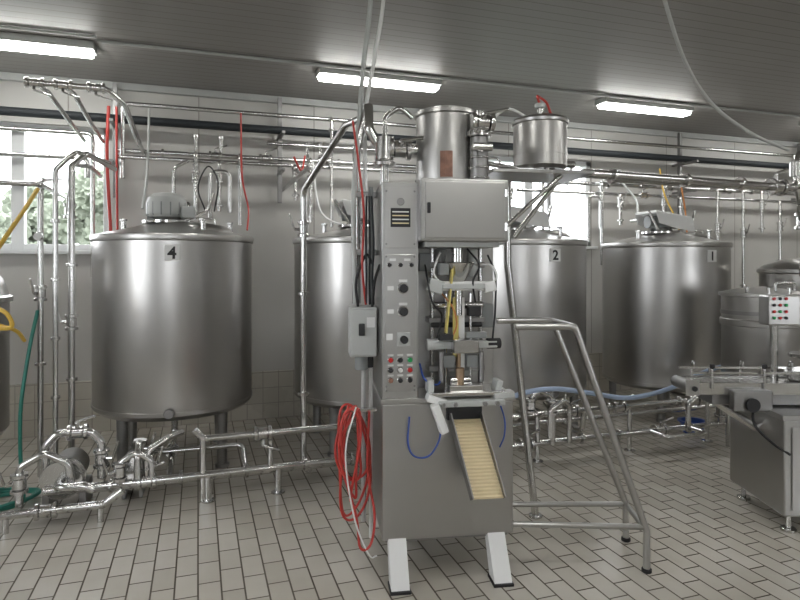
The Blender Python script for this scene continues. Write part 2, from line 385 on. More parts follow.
a.lathe('shell',[(0,.42),(R*.7,.46),(R,.56),(R,1.42),(R+.02,1.43),(R+.02,1.46),(R*.9,1.5),(R*.5,1.55),(0,1.57)],M_TANK,seg=80)
for k in range(3):
    t=k*2.094; a.tube('leg_%d'%(k+1),[(.3*math.cos(t),.3*math.sin(t),0),(.3*math.cos(t),.3*math.sin(t),.6)],.025)
a.tube('hinge_bar',[(-.3,-.2,1.4),(-.35,-.25,1.6),(.1,-.3,1.62)],.012)

# ------------------------------------------------------------------ wall piping
a=Asm('process_pipe_rack')
y=5.75
a.tube('insulated_main',[(-3.3,y+.02,2.78),(9.3,y+.02,2.78)],.038,M_DARK)
a.tube('header_upper',[(-.62,y-.06,2.25),(-.62,y-.06,2.9),(9.2,y-.06,2.9)],.02)
a.tube('header_a',[(-.66,y,2.5),(3.4,y,2.5),(3.4,y,2.42),(9.0,y,2.42)],.022)
a.tube('header_b',[(-.66,y-.1,2.43),(2.9,y-.1,2.43)],.018)
a.tube('header_c',[(3.2,y-.1,2.3),(8.8,y-.1,2.3)],.018)
a.tube('header_left',[(-3.2,y,2.42),(-.9,y,2.42),(-.9,y,2.25)],.022)
a.tube('header_left_b',[(-3.2,y-.06,2.62),(-.85,y-.06,2.62),(-.85,y-.06,1.4)],.018)
a.tube('header_d',[(.6,y-.12,2.62),(3.0,y-.12,2.62),(3.0,y-.12,2.3)],.014)
for x in [-2.9,-.7,.75,2.2,3.75,5.6,7.6]:
    a.box('bracket_post',(x-.02,x+.02),(5.86,5.9),(2.1,3.12),M_DSTEEL,.003)
    a.box('bracket_arm',(x-.015,x+.015),(5.6,5.995),(2.72,2.745),M_DSTEEL,.002)
    a.box('bracket_arm',(x-.015,x+.015),(5.6,5.995),(2.375,2.4),M_DSTEEL,.002)
drops=[(-.02,2.5,1.9,1),(.18,2.43,1.98,1),(.36,2.5,1.86,0),(1.0,2.5,1.9,1),(1.2,2.9,1.86,0),(2.6,2.43,1.95,1),(3.1,2.42,1.9,1),(3.5,2.42,1.85,0),
       (4.25,2.42,1.5,0),(4.5,2.3,1.95,1),(5.1,2.42,1.9,1),(5.35,2.3,1.5,0),(5.9,2.42,1.3,1),(6.3,2.42,1.2,1),(6.9,2.3,1.5,1),(7.4,2.42,1.0,0),(.86,2.43,2.1,1),(6.6,2.42,1.9,1)]
for x,z0,z1,v in drops:
    a.tube('drop_pipe',[(x,y-.05,z0),(x,y-.15,z0),(x,y-.15,z1)],.017)
    if v:
        a.valve((x,y-.15,(z0+z1)/2+.08),(0,0,1),(0,-1,0),.019)
        a.clamp((x,y-.15,z1+.05),(0,0,1))
    a.clamp((x,y-.15,z0-.12),(0,0,1),.018)
for x in [-.3,.55,1.3,3.0,3.9,4.9,5.7,6.6]:
    a.clamp((x,y,2.5 if x<3.4 else 2.42),(1,0,0))
for x,z in [(.05,2.5),(1.05,2.5),(4.75,2.3),(6.1,2.42),(.5,2.5),(4.3,2.42),(5.2,2.42)]:
    a.valve((x+.1,y if z!=2.3 else y-.1,z),(1,0,0),(0,0,1))
for x in (-.02,.2,1.0,1.12,3.95,4.6,5.5,6.4):
    z=2.5 if x<3.4 else 2.42
    a.tube('stub_up',[(x,y,z),(x,y,z+.15)],.016); a.cyl('stub_cap',(x,y,z+.15),(x,y,z+.18),.026,M_PIPE)
a.tube('u_loop',[(.1,5.35,1.9),(.1,5.35,2.3),(.26,5.35,2.3),(.26,5.35,1.95)],.018,fil=.07)
a.tube('u_loop',[(4.0,5.5,1.75),(4.0,5.5,2.25),(4.16,5.5,2.25),(4.16,5.5,1.9)],.018,fil=.07)
a.tube('u_loop',[(-.2,5.6,2.0),(-.2,5.6,2.35),(-.08,5.6,2.42)],.016,fil=.07)
a.tube('cross_run',[(.75,5.65,2.2),(.75,4.2,2.2)],.018)
a.tube('riser_4',[(-.9,5.0,1.2),(-.9,5.0,2.25),(-.78,5.1,2.25),(-.78,5.6,2.25)],.017)
a.tube('bridge',[(-2.2,4.65,2.05),(-1.02,4.65,2.05),(-1.02,5.6,2.05)],.018)
a.valve((-1.4,4.65,2.05),(1,0,0)); a.valve((-.9,5.0,1.9),(0,0,1),(0,-1,0))
a.hose('red_line_1',[(-.72,5.62,2.85),(-.73,5.6,2.4),(-.7,5.6,1.75)],.014,M_RED); a.hose('red_line_2',[(-.66,5.62,2.85),(-.655,5.6,2.4),(-.65,5.6,1.7)],.01,M_RED)
a.hose('red_line_3',[(.36,5.5,2.85),(.37,5.5,2.3),(.42,5.45,2.0),(.4,5.3,1.8)],.008,M_RED)
a.hose('red_line_4',[(.93,5.5,2.5),(.88,5.4,2.35),(.8,5.3,2.45)],.009,M_RED)
a.hose('orange_line',[(5.3,5.55,2.45),(5.32,5.5,2.1),(5.25,5.4,1.8)],.009,M_ORG)
a.hose('yellow_line',[(5.0,5.55,2.6),(5.02,5.5,2.3),(5.1,5.4,2.0),(5.05,5.3,1.85)],.009,M_YEL)
a.hose('white_line_1',[(-.4,5.6,2.85),(-.4,5.4,2.3),(-.42,5.2,1.95)],.010,M_LGREY)
a.hose('white_line_2',[(4.45,5.5,2.4),(4.55,5.4,2.2),(4.5,5.3,2.0),(4.62,5.2,1.95)],.012,M_LGREY)
a.hose('white_line_3',[(1.0,5.5,2.45),(1.05,5.4,2.0),(1.2,5.2,1.86),(1.3,5.1,1.9)],.01,M_WHITE)
a.hose('black_line',[(.06,5.3,1.95),(.0,5.3,2.15),(.08,5.3,2.33),(.16,5.3,2.2),(.13,5.3,1.95)],.006,M_BLACK)
a.tube('riser_main',[(-.84,4.72,.0),(-.84,4.72,2.2),(-.76,4.8,2.3),(-.66,5.5,2.3)],.022)
a.tube('riser_2',[(-.92,4.62,.0),(-.92,4.62,2.15),(-.8,4.62,2.28),(-.7,5.5,2.35)],.017)
a.tube('riser_3',[(-1.06,4.85,.0),(-1.06,4.85,2.1),(-1.02,5.5,2.2)],.02)
a.valve((-1.06,4.85,1.3),(0,0,1),(-.5,-1,0)); a.valve((-.84,4.72,1.1),(0,0,1),(-1,0,0),hm=M_WHITE)
a.clamp((-.84,4.72,1.5),(0,0,1)); a.clamp((-.84,4.72,.7),(0,0,1)); a.clamp((-1.06,4.85,.8),(0,0,1)); a.gauge((-1.06,4.8,1.7))
for z in (.6,1.0,1.4,1.8): a.clamp((-.92,4.62,z),(0,0,1),.017)
z=2.71
a.tube('arm_1',[(-1.09,4.55,z),(-.60,4.55,z),(-.50,4.7,z-.06),(-.44,5.1,z-.25),(-.44,5.6,z-.25)],.02)
a.tube('arm_2',[(-1.02,4.55,z),(-.97,4.65,z-.03),(-.90,5.0,z-.15),(-.90,5.6,z-.17)],.016)
a.tube('arm_3',[(-.86,4.55,z),(-.81,4.65,z-.03),(-.76,5.0,z-.15),(-.76,5.6,z-.17)],.016)
for x in (-1.03,-.86,-.66): a.valve((x,4.55,z),(1,0,0),(0,-.3,-1),.018)

# yellow + green hoses left
a=Asm('yellow_hose')
a.hose('hose',[(-1.0,4.5,2.0),(-1.04,4.35,1.85),(-1.1,4.15,1.65),(-1.16,4.05,1.48),(-1.14,4.0,1.3),(-1.03,3.95,1.22),(-1.02,3.95,1.14),(-1.2,3.95,1.17)],.013,M_YEL)
a.hose('hose_2',[(-1.25,3.95,1.24),(-1.1,3.95,1.17),(-1.0,4.0,1.12),(-.98,4.1,1.05)],.011,M_YEL)
a=Asm('green_water_hose')
pts=[]
for k in range(44):
    t=k*.42; r=.15+.025*math.sin(k*1.3)+.0012*k
    pts.append((-1.12+r*.75*math.cos(t),4.36+r*.85*math.sin(t),.015+.004*(k/6)+ .006*(1+math.sin(k*.9))))
pts+= [(-1.06,4.35,.25),(-1.06,4.35,.6),(-1.03,4.42,.95),(-1.0,4.5,1.2)]
a.hose('coil',pts,.012,M_GREEN)

# ------------------------------------------------------------------ floor piping
a=Asm('floor_pipe_run')
Y=4.0
a.tube('lower_line',[(-.86,Y,.17),(1.35,Y,.17)],.024)
a.tube('lower_line_2',[(-.7,Y+.12,.11),(.7,Y+.12,.11),(1.5,Y+.12,.11)],.018)
a.tube('upper_line',[(-.02,Y,.46),(.03,Y,.40),(.72,Y,.40),(1.05,Y,.40)],.022)
a.tube('upper_drop',[(.03,Y,.40),(.03,Y,.0)],.02)
for x in (.06,.5): 
    a.tube('support_post',[(x,Y,0),(x,Y,.17)],.022); a.cyl('support_foot',(x,Y,0),(x,Y,.012),.045,M_PIPE)
    a.tube('support_post_2',[(x+.02,Y+.12,0),(x+.02,Y+.12,.12)],.016)
for x in (-.5,-.1,.3,.68,1.0): a.clamp((x,Y,.17),(1,0,0),.026)
a.valve((.4,Y,.40),(1,0,0),(0,-.3,-1),.026); a.valve((-.3,Y,.17),(1,0,0),(0,-.2,1),.026)
a.tube('link',[(.45,Y,.40),(.45,Y,.17)],.018)
a.tube('riser_tall',[(.70,4.2,.13),(.70,4.2,2.02),(.86,3.6,2.36),(.93,3.32,2.36)],.022,fil=.1)
a.clamp((.70,4.2,.6),(0,0,1),.024); a.clamp((.70,4.2,1.3),(0,0,1),.024); a.valve((.70,4.2,1.75),(0,0,1),(-1,0,0))
a.tube('riser_foot',[(.70,4.2,.13),(.70,4.0,.13)],.024)
a.tube('cluster_elbow',[(-.3,Y,.17),(-.3,Y+.05,.34),(-.18,Y+.1,.4),(-.1,Y+.2,.4)],.02)
a.tube('cluster_elbow',[(-.45,Y-.02,.17),(-.45,Y-.02,.3),(-.36,Y-.02,.36),(-.27,Y-.02,.3),(-.27,Y-.02,.17)],.018)
a.valve((-.45,Y-.02,.25),(0,0,1),(-1,-.4,0),.022); a.valve((-.3,Y+.03,.27),(0,0,1),(1,-.4,0),.022)
a.tube('rear_low',[(-.4,4.35,.24),(.3,4.35,.24),(.3,Y+.12,.11)],.018)
a.tube('tank_branch',[(-.17,4.39,.2),(-.17,4.0,.17)],.022); a.tube('tank_branch',[(1.37,4.36,.2),(1.37,4.05,.17),(1.3,4.0,.17)],.022)
a=Asm('floor_pipe_run')
a.tube('upper_line',[(1.9,Y,.36),(4.0,Y,.36),(4.25,Y,.36),(4.25,Y,.14)],.024)
a.tube('lower_line',[(1.9,Y,.14),(4.5,Y,.14)],.024)
a.tube('rear_line',[(2.2,Y+.25,.22),(4.7,Y+.25,.22)],.02)
for x in (2.45,3.3,4.1):
    a.tube('support_post',[(x,Y,0),(x,Y,.36)],.018); a.cyl('support_foot',(x,Y,0),(x,Y,.012),.045,M_PIPE)
for x in (2.3,2.75,3.1,3.8): a.clamp((x,Y,.36),(1,0,0),.026); a.clamp((x+.1,Y,.14),(1,0,0),.026)
a.tube('valve_cluster_riser',[(2.55,Y-.05,.14),(2.55,Y-.05,.5),(2.42,Y-.05,.56),(2.36,Y-.05,.5)],.022)
a.tube('valve_cluster_riser_2',[(2.7,Y-.05,.14),(2.7,Y-.05,.42),(2.62,Y-.1,.48),(2.5,Y-.1,.42),(2.5,Y-.1,.2)],.02)
a.valve((2.55,Y-.05,.42),(0,0,1),(1,-.4,0),.024,M_PIPE); a.valve((2.35,Y,.14),(1,0,0),(0,-.3,1),.026); a.valve((2.75,Y,.36),(1,0,0),(0,-.3,1),.026)
a.valve((2.36,Y-.05,.45),(0,0,1),(-1,-.4,0),.024)
a.tube('cross_1',[(2.86,4.35,.2),(2.86,Y,.2),(2.86,Y,.36)],.02)
a.tube('drop_cluster',[(3.8,Y-.1,.14),(3.8,Y-.1,.36),(3.95,Y-.1,.45),(4.1,Y-.1,.42),(4.1,Y,.36)],.022)
a.valve((3.95,Y,.36),(1,0,0),(0,-.4,1),.026); a.valve((4.25,Y,.25),(0,0,1),(1,-.3,0),.024); a.valve((3.6,Y,.14),(1,0,0),(0,-.4,1),.026)
a.tube('branch',[(3.5,Y,.14),(3.5,Y-.2,.14),(3.9,Y-.2,.14),(3.9,Y,.14)],.02)
a.valve((3.2,Y,.36),(1,0,0),(0,-.4,1),.024)
a.tube('tank_branch',[(4.56,4.38,.2),(4.56,4.1,.18),(4.45,Y,.14)],.02)

a=Asm('pale_blue_hose')
a.hose('hose',[(1.9,3.85,.46),(2.2,3.85,.56),(2.5,3.86,.58),(2.85,3.87,.52),(3.2,3.88,.46),(3.6,3.9,.50),(3.95,3.92,.60),(4.2,3.95,.64)],.019,M_LBLUE)
a=Asm('blue_basin',(4.2,4.26,0))
a.lathe('bowl',[(0,.0),(.08,0),(.11,.1),(.125,.1),(.125,.11),(.1,.11),(.075,.015),(0,.015)],M_BLUE,seg=40)

# pump cluster
a=Asm('centrifugal_pump',(-.72,4.0,0))
a.cyl('motor',(-.05,.12,.22),(-.05,.36,.22),.1,M_CAB); a.cyl('volute',(-.05,.02,.22),(-.05,.12,.22),.115,M_PIPE,40)
a.lathe('volute_rim',[(.1,0),(.125,0),(.125,.02),(.1,.02)],M_PIPE,(-.05,.06,.22),(0,1,0),40)
a.tube('inlet',[(-.05,.02,.22),(-.05,-.12,.22),(.1,-.12,.22),(.14,-.12,.19)],.026)
a.tube('outlet',[(-.14,.06,.25),(-.14,.06,.42),(-.08,.06,.49),(.1,.06,.49),(.16,.06,.42),(.16,.06,.2)],.024)
a.tube('bypass',[(-.25,-.05,.12),(-.25,-.05,.34),(-.12,-.05,.41),(0,-.05,.34),(.02,-.05,.2)],.022)
a.tube('low_line',[(-.33,-.12,.1),(.2,-.12,.1),(.3,-.12,.17)],.024)
a.valve((.03,.06,.49),(1,0,0),(0,-.4,1),.024); a.valve((-.25,-.05,.25),(0,0,1),(-1,-.3,0),.024); a.valve((-.1,-.12,.1),(1,0,0),(0,-1,.4),.024); a.valve((.16,.06,.32),(0,0,1),(1,-.4,0),.024)
for x in (-.15,.05):
    a.box('foot',(x-.02,x+.02),(.1,.34),(0,.14),M_DSTEEL)
for x in (-.3,.18): a.tube('stand',[(x,-.12,0),(x,-.12,.1)],.018)
a=Asm('centrifugal_pump',(-.40,4.12,0))
a.cyl('motor',(0,.1,.2),(0,.25,.2),.07,M_CAB); a.cyl('volute',(0,.0,.2),(0,.1,.2),.09,M_PIPE,40)
a.tube('outlet',[(.05,.04,.26),(.05,.04,.36),(.05,-.06,.4),(.05,-.14,.34),(.05,-.15,.2)],.02)
a.valve((.05,.04,.33),(0,0,1),(1,-.5,0),.022)
for x in (-.05,.05): a.box('foot',(x-.012,x+.012),(.08,.24),(0,.13),M_DSTEEL)

# overhead delivery line to the right
a=Asm('overhead_product_line')
a.tube('main',[(2.15,3.0,2.04),(3.72,3.0,2.02),(3.86,3.0,2.02),(3.86,3.0,2.25),(4.1,3.1,2.3),(4.6,3.3,2.3)],.027,fil=.08)
a.tube('secondary',[(2.6,3.35,2.07),(4.6,3.35,2.07)],.018)
a.tube('end_drop',[(3.86,3.0,2.02),(3.93,3.0,1.85),(3.93,3.0,1.7),(4.1,3.1,1.6),(4.6,3.2,1.6)],.03)
for x in (2.35,2.9,3.35): a.clamp((x,3.0,2.03),(1,0,0),.027)
a.valve((3.66,3.0,2.02),(1,0,0),(0,0,1),.03); a.valve((3.93,3.0,1.8),(0,0,1),(-1,-.4,0),.034)
a.cyl('check_valve',(3.86,3.0,2.1),(3.86,3.0,2.2),.05,M_PIPE); a.gauge((3.93,2.94,1.95))
a.hose('cable',[(2.0,2.35,3.14),(2.35,2.6,2.98),(2.75,2.85,2.72),(3.1,2.98,2.52),(3.5,3.05,2.38),(3.9,3.1,2.3)],.011,M_LGREY)

# ------------------------------------------------------------------ filling machine
FX=.319*2.84-.948*.085; FY=.948*2.84+.319*.085; FR=-math.radians(10.6)
a=Asm('pouch_filling_machine',(FX,FY,0),FR)
W_=.645
a.box('lower_cabinet',(0,W_),(0,.6),(.19,.84),M_CAB,.008)
a.box('table_top',(-.008,W_+.008),(-.01,.61),(.84,.865),M_CAB2,.004)
a.box('control_column',(0,.175),(0,.6),(.865,1.895),M_CAB,.006)
a.box('control_panel',(.012,.163),(-.006,.002),(.9,1.55),M_CAB2,.002)
a.box('upper_panel',(.012,.163),(-.006,.002),(1.58,1.87),M_CAB2,.002)
a.box('back_plate',(.175,.615),(.24,.6),(.865,1.62),M_CAB,.004)
a.box('upper_cabinet',(.17,.595),(-.08,.5),(1.61,1.905),M_CAB,.008)
a.box('upper_cabinet_door',(.19,.575),(-.092,-.08),(1.625,1.89),M_CAB2,.004)
a.box('cabinet_underside',(.2,.56),(-.05,.4),(1.585,1.61),M_LGREY,.003)
a.box('door_latch',(.2,.215),(-.105,-.09),(1.74,1.79),M_BLACK,.003)
for z in (1.68,1.84): a.cyl('door_hinge',(.58,-.09,z-.02),(.58,-.09,z+.02),.008,M_PIPE,12)
a.box('nameplate',(.04,.135),(-.01,-.005),(1.68,1.77),M_BLACK,.002)
for k in range(4): a.box('nameplate_line',(.048,.127),(-.0115,-.0095),(1.695+k*.018,1.701+k*.018),M_WHITE if k%2 else M_BEIGE,0)
a.cyl('round_badge',(.088,-.004,1.8),(.088,-.012,1.8),.018,M_DSTEEL)
def knob(x,z,r,m,d=.02): 
    a.cyl('control_ring',(x,-.004,z),(x,-.01,z),r*1.35,M_PIPE,20); a.cyl('control_knob',(x,-.01,z),(x,-.01-d,z),r,m,20)
def plate(x,z,w=.03,h=.012): a.box('control_label',(x-w/2,x+w/2),(-.009,-.005),(z-h/2,z+h/2),M_WHITE,0)
for x in (.035,.088,.14): knob(x,1.5,.009,M_BLACK,.01)
plate(.05,1.525);plate(.12,1.525)
for z in (1.39,1.28): knob(.1,z,.02,M_BLACK,.03); plate(.1,z+.035,.04); plate(.04,z,.03,.02)
a.box('switch_plate',(.07,.135),(-.012,-.005),(1.115,1.18),M_LGREY,.003); knob(.102,1.148,.018,M_BLACK,.035); plate(.035,1.16,.03,.03)
cols=[M_REDB,M_BLACK,M_GREENB,M_BLACK,M_WHITE,M_REDB,M_ORANGE,M_BLACK,M_BLACK]
for i in range(3):
    for j in range(3): knob(.04+j*.046,1.05-i*.048,.011,cols[i*3+j],.014); plate(.04+j*.046,1.073-i*.048,.028,.008)
for z in (.905,.925,1.6,1.85,1.54): 
    for x in (.02,.155): a.cyl('screw',(x,-.005,z),(x,-.009,z),.005,M_DSTEEL,10)
for x in (.03,.515):
    a.prism_x('leg_front',[(.06,.2),(.0,.2),(-.12,.012),(-.12,0),(-.03,0),(-.03,.012)],x,x+.085,M_WHITE)
    a.box('leg_front_pad',(x-.006,x+.091),(-.13,-.02),(0,.014),M_BLACK,.003)
    a.prism_x('leg_rear',[(.6,.2),(.52,.2),(.6,0),(.69,0)],x,x+.085,M_WHITE)
a.box('base_skirt',(.02,W_-.02),(.03,.57),(.17,.2),M_DSTEEL,.003)
# forming / sealing mechanism
cx=.385
a.cyl('forming_tube',(cx,.08,1.6),(cx,.08,1.25),.03,M_PIPE); a.lathe('forming_collar',[(.035,0),(.045,.01),(.085,.09),(.08,.095),(.035,.02)],M_PIPE,(cx,.08,1.42))
a.box('pouch_film',(cx-.03,cx+.0),(.055,.06),(1.05,1.34),M_FILM,.002)
a.box('pouch_film_side',(cx-.06,cx-.052),(.0,.045),(1.17,1.48),M_FILM,.002,(0,.1,0))
a.box('pouch_film_clear',(cx+.0,cx+.03),(.055,.06),(.98,1.34),M_WHITE,.002)
a.tube('filler_nozzle',[(cx,.08,1.25),(cx,.06,1.1),(cx,.06,.97)],.012,M_COPPER)
a.box('seal_bracket_top',(.25,.53),(.02,.06),(1.375,1.42),M_WHITE,.006)
a.box('seal_bracket_top_b',(.29,.5),(-.01,.02),(1.385,1.41),M_LGREY,.004)
a.box('side_arm_left',(.225,.3),(.0,.05),(1.365,1.43),M_LGREY,.006,(0,.3,0))
a.box('side_arm_right',(.5,.56),(.0,.05),(1.37,1.42),M_WHITE,.006,(0,-.2,0))
a.box('jaw_bar',(.24,.57),(.01,.06),(1.095,1.13),M_LGREY,.006)
a.box('jaw_block',(.335,.46),(-.05,.02),(1.08,1.145),M_PIPE,.006)
a.cyl('jaw_cylinder_left',(.22,.035,1.115),(.3,.035,1.115),.028,M_LGREY); a.cyl('jaw_cylinder_right',(.52,.035,1.115),(.59,.035,1.115),.026,M_BLACK)
a.box('jaw_clamp',(.4,.5),(-.04,.0),(1.15,1.18),M_GREY,.004)
a.box('jaw_clamp_left',(.27,.34),(-.03,.01),(1.14,1.17),M_BLACK,.004)
for x in (.27,.52): a.cyl('guide_rod',(x,.15,.87),(x,.15,1.6),.012,M_PIPE,16)
for x in (.33,.455): a.cyl('guide_rod_front',(x,.1,.9),(x,.1,1.36),.008,M_PIPE,12)
for z in (.98,1.22,1.5): a.box('rod_bracket',(.25,.54),(.13,.25),(z-.015,z+.015),M_DSTEEL,.004)
a.cyl('film_roller',(.26,.1,1.3),(.52,.1,1.3),.018,M_PIPE); a.cyl('film_roller',(.26,.12,1.2),(.52,.12,1.2),.013,M_BLACK)
a.cyl('pneumatic_cylinder',(.32,.2,1.45),(.32,.2,1.58),.03,M_LGREY); a.cyl('pneumatic_cylinder',(.47,.12,1.44),(.47,.12,1.58),.028,M_LGREY)
a.box('valve_block',(.2,.26),(.12,.2),(1.47,1.56),M_GREY,.004); a.box('valve_block_2',(.53,.59),(.15,.22),(1.18,1.3),M_GREY,.004)
a.box('sensor_block',(.43,.49),(.02,.08),(1.25,1.3),M_BLACK,.004); a.box('sensor_block',(.28,.33),(.02,.08),(1.45,1.51),M_GREY,.004)
a.box('heater_block',(.3,.36),(.03,.1),(1.0,1.06),M_GREY,.004); a.box('heater_block',(.42,.48),(.03,.1),(1.0,1.06),M_GREY,.004)
a.cyl('spring_rod',(.29,.02,.93),(.29,.02,1.08),.012,M_DSTEEL); a.cyl('spring_rod',(.49,.02,.93),(.49,.02,1.08),.012,M_DSTEEL)
a.hose('air_tube',[(.23,.12,1.5),(.22,.0,1.42),(.24,-.02,1.32),(.3,.05,1.25),(.27,.04,1.13)],.005,M_BLACK)
a.hose('air_tube',[(.56,.15,1.55),(.575,.07,1.45),(.56,.02,1.3),(.55,.03,1.14)],.005,M_BLACK)
a.hose('air_tube',[(.32,.18,1.56),(.28,.02,1.55),(.25,.0,1.46),(.3,.02,1.4)],.005,M_WHITE)
a.hose('air_tube',[(.48,.1,1.5),(.53,.0,1.5),(.56,.0,1.44),(.52,.02,1.4)],.005,M_WHITE)
a.hose('air_tube',[(.43,.06,1.58),(.47,-.01,1.5),(.44,-.01,1.42),(.46,.02,1.32)],.005,M_BLACK)
a.hose('blue_air_tube',[(.19,.05,1.02),(.2,-.02,.96),(.26,-.02,.93),(.3,.05,.95)],.005,M_BLUE)
a.hose('orange_wire',[(.3,.05,1.36),(.34,.0,1.3),(.36,-.01,1.22),(.34,0,1.15)],.004,M_ORG)
# lower jaws and outlet
a.box('outlet_platform',(.22,.58),(-.09,.12),(.885,.905),M_PIPE,.004)
a.box('outlet_clamp_left',(.2,.3),(-.1,-.03),(.85,.885),M_WHITE,.006,(0,.35,0))
a.box('outlet_clamp_right',(.52,.62),(-.1,-.03),(.87,.9),M_LGREY,.006,(0,-.1,0))
a.box('outlet_bar',(.25,.57),(-.11,-.07),(.84,.87),M_LGREY,.006)
a.box('outlet_arm_left',(.235,.275),(-.13,-.07),(.72,.86),M_WHITE,.008,(0,-.35,0))
a.box('outlet_arm_upright_left',(.21,.24),(-.06,.02),(.9,.96),M_LGREY,.005)
a.box('outlet_arm_upright_right',(.54,.57),(-.06,.02),(.89,.95),M_LGREY,.005,(0,.25,0))
for x in (.27,.33,.47,.53): a.cyl('outlet_bolt',(x,-.11,.855),(x,-.125,.855),.012,M_DSTEEL,6)
a.cyl('nozzle_tip',(cx,.03,.905),(cx,.03,1.0),.022,M_COPPER); a.cyl('nozzle_guard',(cx-.05,.03,.94),(cx+.05,.03,.94),.016,M_PIPE)
a.box('hinge_block',(.31,.47),(-.08,.0),(.905,.935),M_PIPE,.004)
def chute():
    top=Vector((.395,-.02,.78)); bot=Vector((.46,-.2,.445)); d=(bot-top); wx=.072
    V=[];F=[]; n=24
    nrm=Vector((0,d.z,-d.y)).normalized(); nrm=nrm if nrm.z>0 else -nrm
    for i in range(n*2+1):
        s=i/(n*2); p=top+d*s; off=nrm*(.004 if i%2 else 0)
        V.append(p+Vector((-wx,0,0))+off); V.append(p+Vector((wx,0,0))+off)
        if i: F.append((2*i-2,2*i-1,2*i+1,2*i))
    mesh_obj('chute_belt',V,F,M_BEIGE,False,a.e)
    for sgn,nm in ((-1,'chute_side_left'),(1,'chute_side_right')):
        x0=sgn*wx; x1=sgn*(wx+.006)
        q=[]
        for xx in (x0,x1):
            for p,o in ((top,-.03),(bot,-.025),(bot,.03),(top,.05)):
                q.append(p+Vector((xx,0,0))+nrm*o)
        mesh_obj(nm,q,[(0,1,2,3),(7,6,5,4),(0,4,5,1),(1,5,6,2),(2,6,7,3),(3,7,4,0)],M_DSTEEL,False,a.e)
    q=[top+Vector((-wx,0,0))-nrm*.03,top+Vector((wx,0,0))-nrm*.03,bot+Vector((wx,0,0))-nrm*.025,bot+Vector((-wx,0,0))-nrm*.025]
    q+= [v+nrm*.012 for v in q]
    mesh_obj('chute_floor',q,[(3,2,1,0),(4,5,6,7),(0,1,5,4),(1,2,6,5),(2,3,7,6),(3,0,4,7)],M_CAB,False,a.e)
    a.box('chute_mouth',(.31,.48),(-.03,.01),(.76,.83),M_BLACK,.003)
chute()
a.hose('blue_cable_left',[(.13,-.01,.78),(.12,-.03,.66),(.15,-.04,.6),(.22,-.04,.6),(.27,-.04,.68),(.27,-.03,.76)],.0045,M_BLUE)
a.hose('blue_cable_right',[(.56,-.02,.86),(.59,-.03,.76),(.59,-.03,.68),(.57,-.02,.62)],.004,M_BLUE)
# hopper on top
HX=.368
a.lathe('hopper',[(0,.0),(.14,.0),(.157,.02),(.157,.36),(.168,.365),(.168,.38),(.158,.385),(.15,.38),(.15,.05),(0,.05)],M_TANK,(HX,.26,1.905),seg=80)
a.lathe('hopper_lid',[(0,.02),(.1,.018),(.157,.0),(.157,-.01)],M_TANK,(HX,.26,2.295),seg=60)
for k in range(7):
    t=-1.95+k*.055
    a.box('warning_label',(HX+.159*math.cos(t)-.005,HX+.159*math.cos(t)+.005),(.26+.159*math.sin(t)-.003,.26+.159*math.sin(t)+.003),(1.94,2.07),M_ORANGE,0)
a.cyl('dosing_cylinder',(.50,.1,1.905),(.50,.1,2.14),.046,M_DSTEEL); a.cyl('dosing_cap',(.50,.1,2.14),(.50,.1,2.17),.06,M_PIPE)
a.cyl('dosing_motor',(.50,.1,2.17),(.50,.1,2.24),.042,M_DSTEEL); a.cyl('dosing_knob',(.50,.1,2.24),(.50,.1,2.27),.03,M_PIPE)
a.cyl('dosing_side',(.45,.04,2.08),(.55,.04,2.08),.022,M_PIPE); a.valve((.50,.03,2.2),(1,0,0),(0,-1,.5),.022)
for k in range(4): a.cyl('dosing_ring',(.50,.1,1.93+k*.05),(.50,.1,1.94+k*.05),.054,M_PIPE,20)
a.tube('feed_pipe',[(.21,.26,2.1),(.1,.26,2.1),(.02,.26,2.1),(-.04,.26,2.2),(-.04,.3,2.33)],.026)
a.valve((.12,.25,2.1),(1,0,0),(0,-1,.3),.03); a.cyl('feed_body',(.04,.26,2.04),(.04,.26,2.16),.05,M_PIPE); a.clamp((.04,.26,2.02),(0,0,1),.035)
a.tube('feed_elbow',[(.04,.26,2.05),(.04,.26,1.9)],.022)
a.tube('top_arch',[(.06,.4,1.9),(.06,.4,2.3),(.14,.4,2.36),(.21,.4,2.3)],.014)
a.tube('top_link',[(.5,.13,2.02),(.62,.2,2.02),(.75,.28,2.02),(.9,.3,2.02)],.014)
# junction box at left side
a.box('junction_box',(-.145,-.005),(.16,.3),(1.04,1.29),M_LGREY,.012)
a.box('junction_box_cover',(-.14,-.01),(.148,.16),(1.05,1.28),M_LGREY,.01); a.box('box_switch',(-.1,-.07),(.135,.148),(1.15,1.21),M_BLACK,.004); a.box('box_label',(-.06,-.02),(.144,.147),(1.19,1.24),M_WHITE,0)
a.cyl('filter_bowl',(-.08,.22,1.04),(-.08,.22,.97),.035,M_GREY); a.cyl('filter_cap',(-.04,.22,1.04),(-.04,.22,.98),.02,M_BLACK)
a.tube('drop_conduit',[(-.07,.22,.97),(-.07,.22,.2)],.012,M_LGREY); a.tube('drop_conduit',[(-.03,.25,1.04),(-.03,.25,.1)],.01,M_WHITE)
a.tube('side_pipe',[(-.04,.3,2.33),(-.1,.3,2.1),(-.1,.3,1.3)],.022); a.tube('side_pipe_2',[(-.03,.25,1.3),(-.03,.25,1.9)],.012,M_GREY)
a.box('side_bracket',(-.12,0),(.27,.33),(1.55,1.58),M_DSTEEL); a.box('side_bracket',(-.12,0),(.27,.33),(1.85,1.88),M_DSTEEL)
a.hose('side_cable',[(-.06,.2,1.3),(-.08,.18,1.5),(-.07,.2,1.75),(-.09,.25,2.0),(-.12,.3,2.25)],.006,M_RED)
a.hose('side_cable_2',[(-.03,.18,1.29),(-.02,.15,1.42),(.0,.1,1.5)],.007,M_BLACK)
